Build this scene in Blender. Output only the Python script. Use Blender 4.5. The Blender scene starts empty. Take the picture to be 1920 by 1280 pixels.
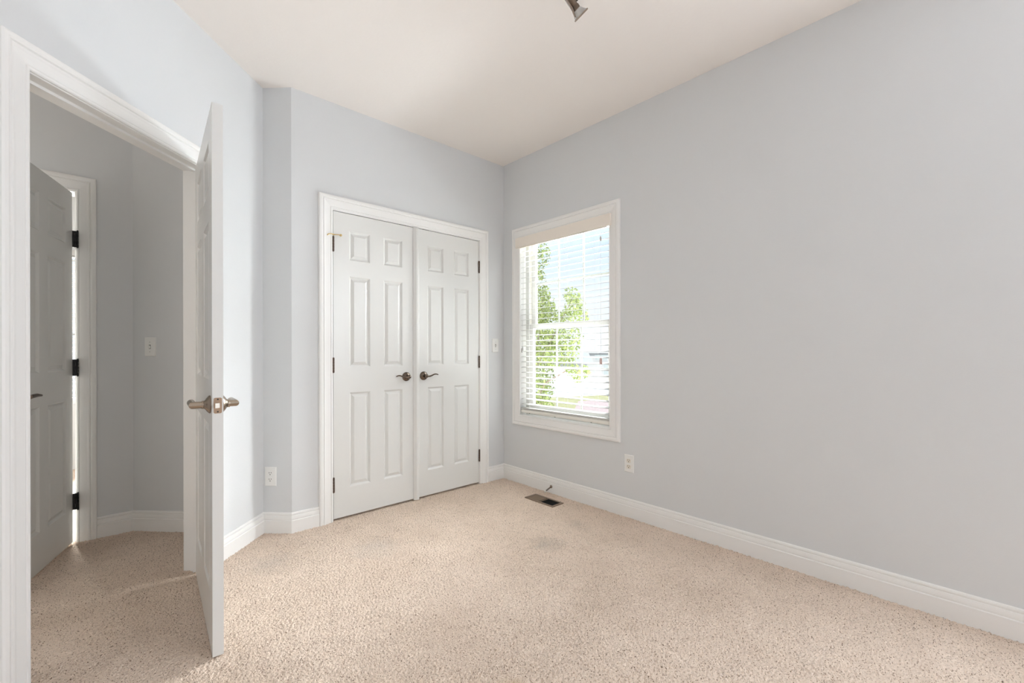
import bpy, math, random
import numpy as np
from mathutils import Matrix, Vector

random.seed(7)
S = bpy.context.scene
COL = S.collection
R = math.radians

# ------------------------------------------------------------------ camera
CAM_Z = 1.115
cam_d = bpy.data.cameras.new('camera')
cam = bpy.data.objects.new('camera', cam_d)
COL.objects.link(cam)
cam.location = (-2.580, -2.915, CAM_Z)
cam.rotation_euler = (R(90), R(0.103), R(-42.612))
cam_d.sensor_width = 36.0
cam_d.lens = 830.5 / 1920 * 36.0
cam_d.shift_y = (656.76 - 640) / 1920
cam_d.clip_start = 0.05
cam_d.clip_end = 400
S.camera = cam

# ------------------------------------------------------------------ colour management
S.view_settings.view_transform = 'Standard'
S.view_settings.look = 'None'
S.view_settings.gamma = 1.0
S.view_settings.use_curve_mapping = False
S.view_settings.exposure = 0.11
S.cycles.use_denoising = True
S.cycles.max_bounces = 14
S.cycles.diffuse_bounces = 9
S.cycles.transparent_max_bounces = 12
S.cycles.sample_clamp_indirect = 6.0

# ------------------------------------------------------------------ sky
W = bpy.data.worlds.new('sky')
S.world = W
W.use_nodes = True
nt = W.node_tree
nt.nodes.clear()
tc = nt.nodes.new('ShaderNodeTexCoord')
sp = nt.nodes.new('ShaderNodeSeparateXYZ')
rp = nt.nodes.new('ShaderNodeValToRGB')
e = rp.color_ramp.elements
e[0].position = 0.0
e[0].color = (0.86, 0.89, 0.96, 1)
e[1].position = 0.45
e[1].color = (0.48, 0.68, 1.0, 1)
k = e.new(0.10)
k.color = (0.85, 0.91, 1.0, 1)
k = e.new(0.24)
k.color = (0.68, 0.82, 1.0, 1)
bg = nt.nodes.new('ShaderNodeBackground')
bg.inputs['Strength'].default_value = 1.10
wo = nt.nodes.new('ShaderNodeOutputWorld')
nt.links.new(tc.outputs['Generated'], sp.inputs[0])
nt.links.new(sp.outputs['Z'], rp.inputs[0])
nt.links.new(rp.outputs[0], bg.inputs['Color'])
nt.links.new(bg.outputs[0], wo.inputs[0])


def lamp(name, kind, loc, aim=None, energy=100, color=(1, 1, 1), size=1.0, size_y=None, angle=None, spread=None):
    d = bpy.data.lights.new(name, kind)
    d.energy = energy
    d.color = color
    if kind == 'AREA':
        d.shape = 'RECTANGLE'
        d.size = size
        d.size_y = size_y or size
        if spread:
            d.spread = R(spread)
    if kind == 'SUN':
        d.angle = R(angle or 0.6)
    o = bpy.data.objects.new(name, d)
    COL.objects.link(o)
    o.location = loc
    v = Vector(aim) - Vector(loc)
    o.rotation_euler = v.to_track_quat('-Z', 'Y').to_euler()
    return o


# sun stands behind the house and lights the street; bright sky light comes in at the one window of the room
lamp('sun', 'SUN', (-6, -10, 12), (0, 0, 0), energy=4.0, color=(1.0, 0.97, 0.92), angle=0.8)
DAY = (0.935, 0.98, 1.045)
lamp('daylight_at_window', 'AREA', (4.0, -0.45, 2.9), (0, -0.66, 1.25), energy=465, color=(0.965, 0.985, 1.01), size=2.8, size_y=3.4, spread=110)
lamp('ground_bounce_at_window', 'AREA', (3.3, -1.0, -1.5), (0, -0.66, 1.30), energy=1040, color=DAY, size=5.0, size_y=2.4, spread=110)
lamp('right_wall_fill', 'AREA', (-0.012, -4.0, 1.55), (-3.0, -4.0, 1.55), energy=60, color=(0.90, 0.98, 1.075), size=1.5, size_y=1.5)  # added fill lamp flush on the closed right wall, no window built behind it
lamp('hall_fill', 'AREA', (-4.22, -0.9, 1.5), (-2.4, 0.2, 1.9), energy=10, color=(1, .98, .94), size=1.0, size_y=1.6)  # added lamp to brighten the hall, no opening at this end
lamp('daylight_at_hall_room_window', 'AREA', (-2.75, 4.6, 1.9), (-2.75, 2.9, 1.35), energy=1150, color=(1, 1, 1), size=1.6, size_y=1.4)

# ------------------------------------------------------------------ materials
MATS = {}


def mat(name, color, rough=0.5, metal=0.0, spec=0.5, bump=None, noise=None, alpha=None):
    """procedural principled material; bump=(scale, strength, distance); noise=(scale, amount)"""
    m = bpy.data.materials.new(name)
    m.use_nodes = True
    t = m.node_tree
    p = t.nodes['Principled BSDF']
    p.inputs['Base Color'].default_value = (*color, 1)
    p.inputs['Roughness'].default_value = rough
    p.inputs['Metallic'].default_value = metal
    p.inputs['Specular IOR Level'].default_value = spec
    if bump or noise:
        c = t.nodes.new('ShaderNodeTexCoord')
    if noise:
        n = t.nodes.new('ShaderNodeTexNoise')
        n.inputs['Scale'].default_value = noise[0]
        n.inputs['Detail'].default_value = 4
        r = t.nodes.new('ShaderNodeValToRGB')
        a = noise[1]
        r.color_ramp.elements[0].position = 0.3
        r.color_ramp.elements[1].position = 0.7
        r.color_ramp.elements[0].color = (*[max(0, x * (1 - a)) for x in color], 1)
        r.color_ramp.elements[1].color = (*[min(1, x * (1 + a)) for x in color], 1)
        t.links.new(c.outputs['Object'], n.inputs['Vector'])
        t.links.new(n.outputs['Fac'], r.inputs['Fac'])
        t.links.new(r.outputs['Color'], p.inputs['Base Color'])
    if bump:
        n = t.nodes.new('ShaderNodeTexNoise')
        n.inputs['Scale'].default_value = bump[0]
        n.inputs['Detail'].default_value = 3
        b = t.nodes.new('ShaderNodeBump')
        b.inputs['Strength'].default_value = bump[1]
        b.inputs['Distance'].default_value = bump[2]
        t.links.new(c.outputs['Object'], n.inputs['Vector'])
        t.links.new(n.outputs['Fac'], b.inputs['Height'])
        t.links.new(b.outputs['Normal'], p.inputs['Normal'])
    MATS[name] = m
    return m


mat('wall_paint', (0.695, 0.708, 0.718), 0.62, spec=0.3, bump=(140, 0.12, 0.002))
mat('ceiling_paint', (0.885, 0.84, 0.80), 0.8, spec=0.15, bump=(60, 0.15, 0.003))
mat('trim_paint', (0.86, 0.855, 0.84), 0.45, spec=0.3)
mat('door_paint', (0.745, 0.745, 0.725), 0.24, spec=0.40)
mat('vinyl', (0.64, 0.635, 0.61), 0.4)
mat('track_vinyl', (0.70, 0.67, 0.60), 0.5)
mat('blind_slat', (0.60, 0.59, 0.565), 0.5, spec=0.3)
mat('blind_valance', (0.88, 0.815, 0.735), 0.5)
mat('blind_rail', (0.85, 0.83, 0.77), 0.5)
mat('cord_white', (0.72, 0.72, 0.70), 0.8)
mat('tassel_pink', (0.62, 0.45, 0.43), 0.6)
mat('tassel_grey', (0.55, 0.55, 0.54), 0.6)
mat('bronze', (0.115, 0.085, 0.068), 0.34, metal=0.85)
mat('nickel', (0.27, 0.215, 0.17), 0.27, metal=1.0)
mat('dark_nickel', (0.15, 0.115, 0.092), 0.24, metal=1.0)
mat('nickel_light', (0.43, 0.36, 0.29), 0.25, metal=1.0)
mat('latch_plate', (0.44, 0.31, 0.22), 0.38, metal=0.8)
mat('bolt_white', (0.88, 0.84, 0.78), 0.25, metal=0.3)
mat('brass', (0.62, 0.45, 0.20), 0.3, metal=1.0)
mat('black_metal', (0.012, 0.012, 0.013), 0.45, metal=0.3)
mat('rubber_white', (0.80, 0.78, 0.72), 0.6)
mat('plate_white', (0.84, 0.84, 0.82), 0.35)
mat('plate_ivory', (0.78, 0.74, 0.66), 0.4)
mat('slot_dark', (0.03, 0.028, 0.025), 0.6)
mat('vent_metal', (0.25, 0.18, 0.13), 0.45, metal=0.4)
mat('vent_lever', (0.24, 0.175, 0.12), 0.45, metal=0.4)
mat('duct_dark', (0.012, 0.01, 0.009), 0.8)
mat('spot_metal', (0.33, 0.27, 0.22), 0.35, metal=0.9)
mat('spot_dark', (0.16, 0.12, 0.09), 0.4, metal=0.8)
mat('spot_reflector', (0.55, 0.545, 0.53), 0.2, metal=0.6)
mat('closet_dark', (0.10, 0.095, 0.09), 0.9)
mat('lawn', (0.55, 0.50, 0.25), 0.95, noise=(1.3, 0.18))
mat('concrete', (0.72, 0.71, 0.69), 0.9, noise=(3, 0.08))
mat('mulch', (0.66, 0.50, 0.45), 0.95, noise=(6, 0.10))
mat('siding', (0.58, 0.575, 0.565), 0.8)
mat('siding_trim', (0.62, 0.62, 0.62), 0.6)
mat('roof_shingle', (0.55, 0.545, 0.54), 0.95, noise=(9, 0.08))
mat('garage_white', (0.80, 0.80, 0.81), 0.5)
mat('house_glass', (0.46, 0.50, 0.49), 0.8)
mat('car_red', (0.50, 0.20, 0.17), 0.3)
mat('tyre', (0.03, 0.03, 0.03), 0.8)
mat('bark', (0.22, 0.17, 0.13), 0.9, noise=(20, 0.3))
mat('shrub_leaf', (0.20, 0.27, 0.08), 0.7, noise=(14, 0.4))


def glass_material():
    m = bpy.data.materials.new('window_glass')
    m.use_nodes = True
    t = m.node_tree
    t.nodes.clear()
    o = t.nodes.new('ShaderNodeOutputMaterial')
    tr = t.nodes.new('ShaderNodeBsdfTransparent')
    tr.inputs[0].default_value = (0.97, 0.98, 0.97, 1)
    g = t.nodes.new('ShaderNodeBsdfGlossy')
    g.inputs['Roughness'].default_value = 0.02
    f = t.nodes.new('ShaderNodeFresnel')
    # the same reflectance on both faces of the pane
    ge = t.nodes.new('ShaderNodeNewGeometry')
    mr = t.nodes.new('ShaderNodeMapRange')
    mr.inputs['To Min'].default_value = 1.35
    mr.inputs['To Max'].default_value = 1 / 1.35
    t.links.new(ge.outputs['Backfacing'], mr.inputs['Value'])
    t.links.new(mr.outputs[0], f.inputs[0])
    mx = t.nodes.new('ShaderNodeMixShader')
    t.links.new(f.outputs[0], mx.inputs[0])
    t.links.new(tr.outputs[0], mx.inputs[1])
    t.links.new(g.outputs[0], mx.inputs[2])
    t.links.new(mx.outputs[0], o.inputs[0])
    MATS['window_glass'] = m


glass_material()


def leaf_material():
    m = bpy.data.materials.new('tree_leaf')
    m.use_nodes = True
    t = m.node_tree
    t.nodes.clear()
    o = t.nodes.new('ShaderNodeOutputMaterial')
    c = t.nodes.new('ShaderNodeTexCoord')
    n = t.nodes.new('ShaderNodeTexNoise')
    n.inputs['Scale'].default_value = 16
    r = t.nodes.new('ShaderNodeValToRGB')
    r.color_ramp.elements[0].position = 0.32
    r.color_ramp.elements[1].position = 0.66
    r.color_ramp.elements[0].color = (0.15, 0.19, 0.065, 1)
    r.color_ramp.elements[1].color = (0.50, 0.57, 0.23, 1)
    d = t.nodes.new('ShaderNodeBsdfDiffuse')
    tl = t.nodes.new('ShaderNodeBsdfTranslucent')
    mx = t.nodes.new('ShaderNodeMixShader')
    mx.inputs[0].default_value = 0.45
    t.links.new(c.outputs['Object'], n.inputs['Vector'])
    t.links.new(n.outputs['Fac'], r.inputs['Fac'])
    t.links.new(r.outputs[0], d.inputs[0])
    t.links.new(r.outputs[0], tl.inputs[0])
    t.links.new(d.outputs[0], mx.inputs[1])
    t.links.new(tl.outputs[0], mx.inputs[2])
    t.links.new(mx.outputs[0], o.inputs[0])
    MATS['tree_leaf'] = m


leaf_material()


def carpet_material():
    m = bpy.data.materials.new('carpet')
    m.use_nodes = True
    t = m.node_tree
    L = t.links.new
    p = t.nodes['Principled BSDF']
    p.inputs['Roughness'].default_value = 0.95
    p.inputs['Specular IOR Level'].default_value = 0.08
    p.inputs['Sheen Weight'].default_value = 0.0
    c = t.nodes.new('ShaderNodeTexCoord')

    def noise(scale, detail=3, rough=0.6):
        n = t.nodes.new('ShaderNodeTexNoise')
        n.inputs['Scale'].default_value = scale
        n.inputs['Detail'].default_value = detail
        n.inputs['Roughness'].default_value = rough
        L(c.outputs['Object'], n.inputs['Vector'])
        return n

    def ramp(src, a, b, ca, cb):
        r = t.nodes.new('ShaderNodeValToRGB')
        r.color_ramp.elements[0].position = a
        r.color_ramp.elements[1].position = b
        r.color_ramp.elements[0].color = ca
        r.color_ramp.elements[1].color = cb
        L(src, r.inputs['Fac'])
        return r

    def mix(kind, fac, a, b):
        x = t.nodes.new('ShaderNodeMix')
        x.data_type = 'RGBA'
        x.blend_type = kind
        if isinstance(fac, float):
            x.inputs['Factor'].default_value = fac
        else:
            L(fac, x.inputs['Factor'])
        for s, v in ((x.inputs[6], a), (x.inputs[7], b)):
            if isinstance(v, tuple):
                s.default_value = v
            else:
                L(v, s)
        return x.outputs[2]

    # yarn colour: beige, with the shade between tufts painted in as dark flecks
    yarn_shade = ramp(noise(205, 1.5, 0.55).outputs['Fac'], 0.315, 0.405, (0.20, 0.135, 0.09, 1), (0.775, 0.645, 0.54, 1)).outputs[0]
    # brushed-pile patches
    patch = ramp(noise(2.1, 4).outputs['Fac'], 0.35, 0.68, (0.90, 0.88, 0.86, 1), (1.05, 1.05, 1.05, 1)).outputs[0]
    col = mix('MULTIPLY', 1.0, yarn_shade, patch)

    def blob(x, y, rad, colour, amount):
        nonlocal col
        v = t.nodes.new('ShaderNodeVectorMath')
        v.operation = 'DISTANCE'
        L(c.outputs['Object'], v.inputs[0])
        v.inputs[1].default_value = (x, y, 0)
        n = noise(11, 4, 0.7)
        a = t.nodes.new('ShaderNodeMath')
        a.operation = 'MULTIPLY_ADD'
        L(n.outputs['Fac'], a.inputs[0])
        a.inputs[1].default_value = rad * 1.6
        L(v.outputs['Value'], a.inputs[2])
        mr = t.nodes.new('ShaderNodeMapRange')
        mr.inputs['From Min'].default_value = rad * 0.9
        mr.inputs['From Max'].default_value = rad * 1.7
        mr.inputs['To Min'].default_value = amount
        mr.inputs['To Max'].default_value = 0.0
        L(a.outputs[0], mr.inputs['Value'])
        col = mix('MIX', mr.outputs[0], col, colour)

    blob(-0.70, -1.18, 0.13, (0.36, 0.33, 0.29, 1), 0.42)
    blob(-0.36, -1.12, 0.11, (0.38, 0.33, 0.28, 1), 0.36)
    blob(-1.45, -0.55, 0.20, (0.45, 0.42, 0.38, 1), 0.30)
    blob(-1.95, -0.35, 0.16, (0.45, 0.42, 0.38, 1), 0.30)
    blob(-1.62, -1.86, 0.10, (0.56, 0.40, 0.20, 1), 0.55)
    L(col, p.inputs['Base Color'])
    vo = t.nodes.new('ShaderNodeTexVoronoi')
    vo.inputs['Scale'].default_value = 150
    L(c.outputs['Object'], vo.inputs['Vector'])
    b = t.nodes.new('ShaderNodeBump')
    b.inputs['Strength'].default_value = 0.55
    b.inputs['Distance'].default_value = 0.004
    b.invert = True
    L(vo.outputs['Distance'], b.inputs['Height'])
    L(b.outputs['Normal'], p.inputs['Normal'])
    MATS['carpet'] = m


carpet_material()


# ------------------------------------------------------------------ mesh helpers
class MB:
    def __init__(self):
        self.v, self.f = [], []

    def add(self, verts, faces, M=None):
        n = len(self.v)
        if M is not None:
            verts = [M @ Vector(p) for p in verts]
        self.v += [tuple(p) for p in verts]
        self.f += [tuple(i + n for i in q) for q in faces]
        return self

    def box(self, x0, x1, y0, y1, z0, z1, M=None):
        v = [(x, y, z) for z in (z0, z1) for y in (y0, y1) for x in (x0, x1)]
        f = [(0, 2, 3, 1), (4, 5, 7, 6), (0, 1, 5, 4), (2, 6, 7, 3), (0, 4, 6, 2), (1, 3, 7, 5)]
        return self.add(v, f, M)

    def prism(self, poly, z0, z1, M=None):
        n = len(poly)
        v = [(x, y, z0) for x, y in poly] + [(x, y, z1) for x, y in poly]
        f = [tuple(range(n - 1, -1, -1)), tuple(range(n, 2 * n))]
        f += [(i, (i + 1) % n, n + (i + 1) % n, n + i) for i in range(n)]
        return self.add(v, f, M)

    def lathe(self, prof, M=None, n=24, caps=True):
        """prof: (radius, z) along local z"""
        v, f = [], []
        for r, z in prof:
            for i in range(n):
                a = 2 * math.pi * i / n
                v.append((r * math.cos(a), r * math.sin(a), z))
        for j in range(len(prof) - 1):
            for i in range(n):
                k = (i + 1) % n
                f.append((j * n + i, j * n + k, (j + 1) * n + k, (j + 1) * n + i))
        if caps:
            f.append(tuple(range(n - 1, -1, -1)))
            f.append(tuple((len(prof) - 1) * n + i for i in range(n)))
        return self.add(v, f, M)

    def tube(self, pts, rad, n=10, M=None, flat=1.0):
        pts = [Vector(p) for p in pts]
        rads = rad if isinstance(rad, (list, tuple)) else [rad] * len(pts)
        v, f = [], []
        up = None
        for i, p in enumerate(pts):
            a = pts[max(0, i - 1)]
            b = pts[min(len(pts) - 1, i + 1)]
            t = (b - a).normalized()
            if up is None:
                up = Vector((0, 0, 1)) if abs(t.z) < 0.9 else Vector((1, 0, 0))
            s = t.cross(up).normalized()
            up = s.cross(t).normalized()
            for j in range(n):
                w = 2 * math.pi * j / n
                v.append(p + (s * math.cos(w) * flat + up * math.sin(w)) * rads[i])
        for i in range(len(pts) - 1):
            for j in range(n):
                k = (j + 1) % n
                f.append((i * n + j, i * n + k, (i + 1) * n + k, (i + 1) * n + j))
        f.append(tuple(range(n - 1, -1, -1)))
        f.append(tuple((len(pts) - 1) * n + j for j in range(n)))
        return self.add(v, f, M)

    def build(self, name, material, parent=None, smooth=None, bevel=None):
        me = bpy.data.meshes.new(name)
        me.from_pydata(self.v, [], self.f)
        me.validate()
        import bmesh
        bm = bmesh.new()
        bm.from_mesh(me)
        bmesh.ops.recalc_face_normals(bm, faces=bm.faces)
        bm.to_mesh(me)
        bm.free()
        me.materials.append(MATS[material])
        o = bpy.data.objects.new(name, me)
        COL.objects.link(o)
        if parent is not None:
            o.parent = parent
        if smooth:
            me.polygons.foreach_set('use_smooth', [True] * len(me.polygons))
            me.set_sharp_from_angle(angle=R(smooth))
        if bevel:
            b = o.modifiers.new('edge', 'BEVEL')
            b.width = bevel
            b.segments = 2
            b.limit_method = 'ANGLE'
            b.angle_limit = R(40)
        return o


def Mx(axis, deg, loc=(0, 0, 0)):
    return Matrix.Translation(loc) @ Matrix.Rotation(R(deg), 4, axis)


def tag(o, label, cat, kind=None, group=None):
    o['label'] = label
    o['category'] = cat
    if kind:
        o['kind'] = kind
    if group:
        o['group'] = group
    return o


def thing(name, label, cat, loc=(0, 0, 0), rz=0.0, kind=None, group=None):
    o = bpy.data.objects.new(name, None)
    COL.objects.link(o)
    o.empty_display_size = 0.1
    o.location = loc
    o.rotation_euler = (0, 0, R(rz))
    return tag(o, label, cat, kind, group)


def frame(loc, rz):
    """local frame of a wall: x to the right seen from the room, y into the wall, z up"""
    return Matrix.Translation((loc[0], loc[1], 0)) @ Matrix.Rotation(R(rz), 4, 'Z')


def sweep(mb, path, prof, closed=False, to3=None):
    """path: 2-D points, prof: (u to the left of travel, w); to3 maps (a, b, w) to space"""
    n = len(path)
    rows = []
    P = [Vector(p) for p in path]

    def nrm(a, b):
        d = (b - a).normalized()
        return Vector((-d.y, d.x))
    for i in range(n):
        ns = []
        if closed or i > 0:
            ns.append(nrm(P[i - 1], P[i]))
        if closed or i < n - 1:
            ns.append(nrm(P[i], P[(i + 1) % n]))
        if len(ns) == 2:
            m = ns[0] + ns[1]
            m = m / (m.dot(ns[0]))
        else:
            m = ns[0]
        rows.append([to3(P[i].x + m.x * u, P[i].y + m.y * u, w) for u, w in prof])
    v = [q for r in rows for q in r]
    k = len(prof)
    f = []
    for i in range(n if closed else n - 1):
        j = (i + 1) % n
        for q in range(k - 1):
            f.append((i * k + q, j * k + q, j * k + q + 1, i * k + q + 1))
    if not closed:
        f.append(tuple(range(k - 1, -1, -1)))
        f.append(tuple((n - 1) * k + q for q in range(k)))
    mb.add(v, f)
    return mb


CASING = [(0, 0), (0, .007), (.004, .010), (.010, .0105), (.013, .0075), (.016, .0095), (.032, .0115), (.046, .0140),
          (.053, .0165), (.057, .0165), (.0605, .0130), (.064, .0180), (.070, .0200), (.080, .0195), (.086, .0165), (.088, .012), (.088, 0)]
BASE = [(0, -.010), (.016, -.010), (.016, .0755), (.0150, .0770), (.0118, .0785), (.0112, .0800), (.0125, .0825), (.0128, .0880), (.0120, .0960), (.0100, .1040),
        (.0062, .1062), (.0058, .1078), (.0088, .1100), (.0090, .1160), (.0072, .1215), (.003, .124), (0, .124)]

H = 2.731                                # ceiling height
A = Vector((-1.8625, 0.1275))            # far end of the left wall
E_ = Vector((-.70710678, -.70710678))    # along the left wall towards the camera
N_ = Vector((.70710678, -.70710678))     # from the left wall into the room
F_closet = frame((0, 0), 0)
F_right = frame((0, 0), -90)
F_left = frame(A, 45)                    # local x = -s
F_left_hall = frame(A + N_ * -.115, 225)  # local x = s
F_return = frame((-1.735, 0), -45)
F_hall = frame((-2.45, .715), 0)


# ------------------------------------------------------------------ shell
def carpet_floor():
    x0, x1, y0, y1, st = -3.30, 0.0, -3.02, 0.74, 0.0054
    nx, ny = int(round((x1 - x0) / st)) + 1, int(round((y1 - y0) / st)) + 1
    rng = np.random.default_rng(3)
    w = rng.standard_normal((ny, nx))
    F = np.fft.rfft2(w)
    ky = np.fft.fftfreq(ny, st)[:, None]
    kx = np.fft.rfftfreq(nx, st)[None, :]
    kk = np.sqrt(kx * kx + ky * ky)
    band = np.exp(-((kk - 72) / 24) ** 2)
    h = np.fft.irfft2(F * band, (ny, nx))
    h /= h.std()
    band2 = np.exp(-(kk / 5.0) ** 2)
    g = np.fft.irfft2(np.fft.rfft2(rng.standard_normal((ny, nx))) * band2, (ny, nx))
    g /= g.std()
    z = np.clip(h, -2.2, 1.6) * 0.0026 + g * 0.0008
    X, Y = np.meshgrid(np.linspace(x0, x1, nx), np.linspace(y0, y1, ny))
    # pile lies flat under the floor register
    reg = (X > -.245) & (X < -.105) & (Y > -.80) & (Y < -.49)
    z[reg] = -.004
    jit = rng.uniform(-.0012, .0012, (2, ny, nx))
    co = np.stack([X + jit[0], Y + jit[1], z], -1).reshape(-1, 3)
    i = np.arange(ny * nx).reshape(ny, nx)
    q = np.stack([i[:-1, :-1], i[:-1, 1:], i[1:, 1:], i[1:, :-1]], -1).reshape(-1, 4)
    # flat pad that carries the pile and runs on under the rest of the house
    b0 = len(co)
    zt, zb = -.0075, -.12
    bx = [(-4.45, -4.95), (.14, -4.95), (.14, 3.2), (-4.45, 3.2)]
    co = np.vstack([co, [(x, y, zt) for x, y in bx] + [(x, y, zb) for x, y in bx]])
    q2 = np.array([(0, 1, 2, 3), (7, 6, 5, 4), (0, 4, 5, 1), (1, 5, 6, 2), (2, 6, 7, 3), (3, 7, 4, 0)]) + b0
    q = np.vstack([q, q2])
    me = bpy.data.meshes.new('floor')
    me.vertices.add(len(co))
    me.vertices.foreach_set('co', co.astype(np.float32).ravel())
    me.loops.add(q.size)
    me.loops.foreach_set('vertex_index', q.astype(np.int32).ravel())
    me.polygons.add(len(q))
    me.polygons.foreach_set('loop_start', np.arange(0, q.size, 4, dtype=np.int32))
    me.polygons.foreach_set('use_smooth', np.array([1] * (len(q) - 6) + [0] * 6, dtype=bool))
    me.update(calc_edges=True)
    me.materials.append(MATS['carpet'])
    o = bpy.data.objects.new('floor', me)
    COL.objects.link(o)
    tag(o, 'beige cut pile carpet with painted tuft shade covering the whole floor', 'carpet floor', 'structure')


carpet_floor()


def struct(name, mb, material, label, cat='wall', **kw):
    return tag(mb.build(name, material, **kw), label, cat, 'structure')


struct('ceiling', MB().box(-4.45, .14, -4.95, 3.2, H, H + .1), 'ceiling_paint', 'plain warm white ceiling above the room and hall', 'ceiling')

# right wall with the window hole (world y -1.118 .. -0.212, z .573 .. 2.062)
m = MB()
wx0, wx1, wz0, wz1 = .212, 1.118, .573, 2.062
m.box(-.80, wx0 - .018, 0, .14, -.05, H, F_right)
m.box(wx1 + .018, 4.95, 0, .14, -.05, H, F_right)
m.box(wx0 - .018, wx1 + .018, 0, .14, -.05, wz0 - .018, F_right)
m.box(wx0 - .018, wx1 + .018, 0, .14, wz1 + .018, H, F_right)
struct('wall_right', m, 'wall_paint', 'long pale blue grey wall with the window at its far end')

# closet wall with the double-door hole
cx0, cx1, cz = -1.484, -.274, 2.033      # clear opening between the jambs
m = MB()
m.prism([(-1.735, 0), (cx0 - .018, 0), (cx0 - .018, .115), (-1.7826, .115)], -.05, H)
m.box(cx1 + .018, 0, 0, .115, -.05, H)
m.box(cx0 - .018, cx1 + .018, 0, .115, cz + .018, H)
struct('wall_closet', m, 'wall_paint', 'pale blue grey wall around the closet double doors')

# diagonal wall: the short return beside the closet that runs on behind the entry wall into the hall
m = MB()
m.prism([(-1.735, 0), (-1.7826, .115), (-2.4024, .83), (-2.45, .715)], -.05, H)
struct('wall_return', m, 'wall_paint', 'narrow angled wall between the closet and the entry door wall')

# left wall with the entry opening, s along the wall from the far corner
s0, s1, ez = .480, 1.270, 2.030
m = MB()
m.box(-(s0 - .018), .02, 0, .115, -.05, H, F_left)
m.box(-3.60, -(s1 + .018), 0, .115, -.05, H, F_left)
m.box(-(s1 + .018), -(s0 - .018), 0, .115, ez + .018, H, F_left)
struct('wall_left', m, 'wall_paint', 'bright wall on the left with the open entry doorway')

# hall far wall with the hall door hole
hx1, hx0, hz = -2.707, -3.392, 2.045
m = MB()
m.box(hx1 + .018, -2.40, .715, .83, -.05, H)
m.box(-4.45, hx0 - .018, .715, .83, -.05, H)
m.box(hx0 - .018, hx1 + .018, .715, .83, hz + .018, H)
struct('wall_hall', m, 'wall_paint', 'shadowed grey hall wall around the half open hall door')
struct('wall_side', MB().box(-4.45, -4.285, -4.95, 3.2, -.05, H), 'wall_paint', 'end wall of the hall and room behind the camera side')
struct('wall_back', MB().box(-4.285, 0, -4.95, -4.80, -.05, H), 'wall_paint', 'rear wall of the room behind the camera')
m = MB().box(-1.7826, .14, .80, .90, -.05, H)
struct('wall_closet_back', m, 'closet_dark', 'dark rear wall inside the closed closet')
# room behind the hall door, with a window on its far wall
m = MB()
m.box(-4.285, -3.15, 3.0, 3.12, -.05, H)
m.box(-2.35, -2.20, 3.0, 3.12, -.05, H)
m.box(-3.15, -2.35, 3.0, 3.12, -.05, .62)
m.box(-3.15, -2.35, 3.0, 3.12, 2.06, H)
m.box(-2.25, -2.13, .83, 3.12, -.05, H)
struct('wall_far', m, 'wall_paint', 'wall of the bright room behind the hall door')


# ------------------------------------------------------------------ trim: jambs, casings, baseboards
def opening_trim(name, F, x0, x1, z1, depth, label, stop=None, back=None, stop_gap=False):
    """door lining plus room-side casing, in the wall frame F; back = frame of the casing on the other face"""
    m = MB()
    m.box(x0 - .018, x0, 0, depth, -.008, z1 + .018, F)
    m.box(x1, x1 + .018, 0, depth, -.008, z1 + .018, F)
    m.box(x0, x1, 0, depth, z1, z1 + .018, F)
    if stop:
        a, b, t = stop
        m.box(x0, x0 + t, a, b, -.008, z1, F)
        m.box(x1 - t, x1, a, b, -.008, z1, F)
        m.box(x0 + t, x1 - t, a, b, z1 - t, z1, F)
    r = .0045
    sweep(m, [(x0 - r, -.008), (x0 - r, z1 + r), (x1 + r, z1 + r), (x1 + r, -.008)], CASING, to3=lambda a, b, w: F @ Vector((a, -w, b)))
    if back:
        G, g0, g1 = back
        sweep(m, [(g0 - r, -.008), (g0 - r, z1 + r), (g1 + r, z1 + r), (g1 + r, -.008)], CASING, to3=lambda a, b, w: G @ Vector((a, -w, b)))
    return struct(name, m, 'trim_paint', label, 'door casing')


opening_trim('trim_1', F_left, -s1, -s0, ez, .115, 'white moulded casing and jamb around the open entry doorway', stop=(.040, .063, .011),
             back=(F_left_hall, s0, s1))
opening_trim('trim_2', F_closet, cx0, cx1, cz, .115, 'white moulded casing around the closed closet double doors', stop=(.042, .080, .012))
opening_trim('trim_3', frame((0, .715), 0), hx0, hx1, hz, .115, 'shadowed white casing around the hall door')


def baseboards(path, names):
    pr = [(u, w) for u, w in BASE]
    for i, nm in enumerate(names):
        if nm is None:
            continue
        # mitre against the neighbouring run, then keep this segment only
        P = [Vector(p) for p in path]

        def nr(a, b):
            d = (b - a).normalized()
            return Vector((-d.y, d.x))
        rows = []
        for q in (i, i + 1):
            ns = []
            if q > 0:
                ns.append(nr(P[q - 1], P[q]))
            if q < len(P) - 1:
                ns.append(nr(P[q], P[q + 1]))
            mm = ns[0] if len(ns) == 1 else (ns[0] + ns[1]) / ((ns[0] + ns[1]).dot(ns[0]))
            rows.append([(P[q].x + mm.x * u, P[q].y + mm.y * u, w) for u, w in pr])
        k = len(pr)
        m = MB()
        f = [(a, k + a, k + a + 1, a + 1) for a in range(k - 1)] + [tuple(range(k - 1, -1, -1)), tuple(range(k, 2 * k))]
        m.add(rows[0] + rows[1], f)
        struct('baseboard_' + nm[0], m, 'trim_paint', nm[1], 'baseboard')


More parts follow.
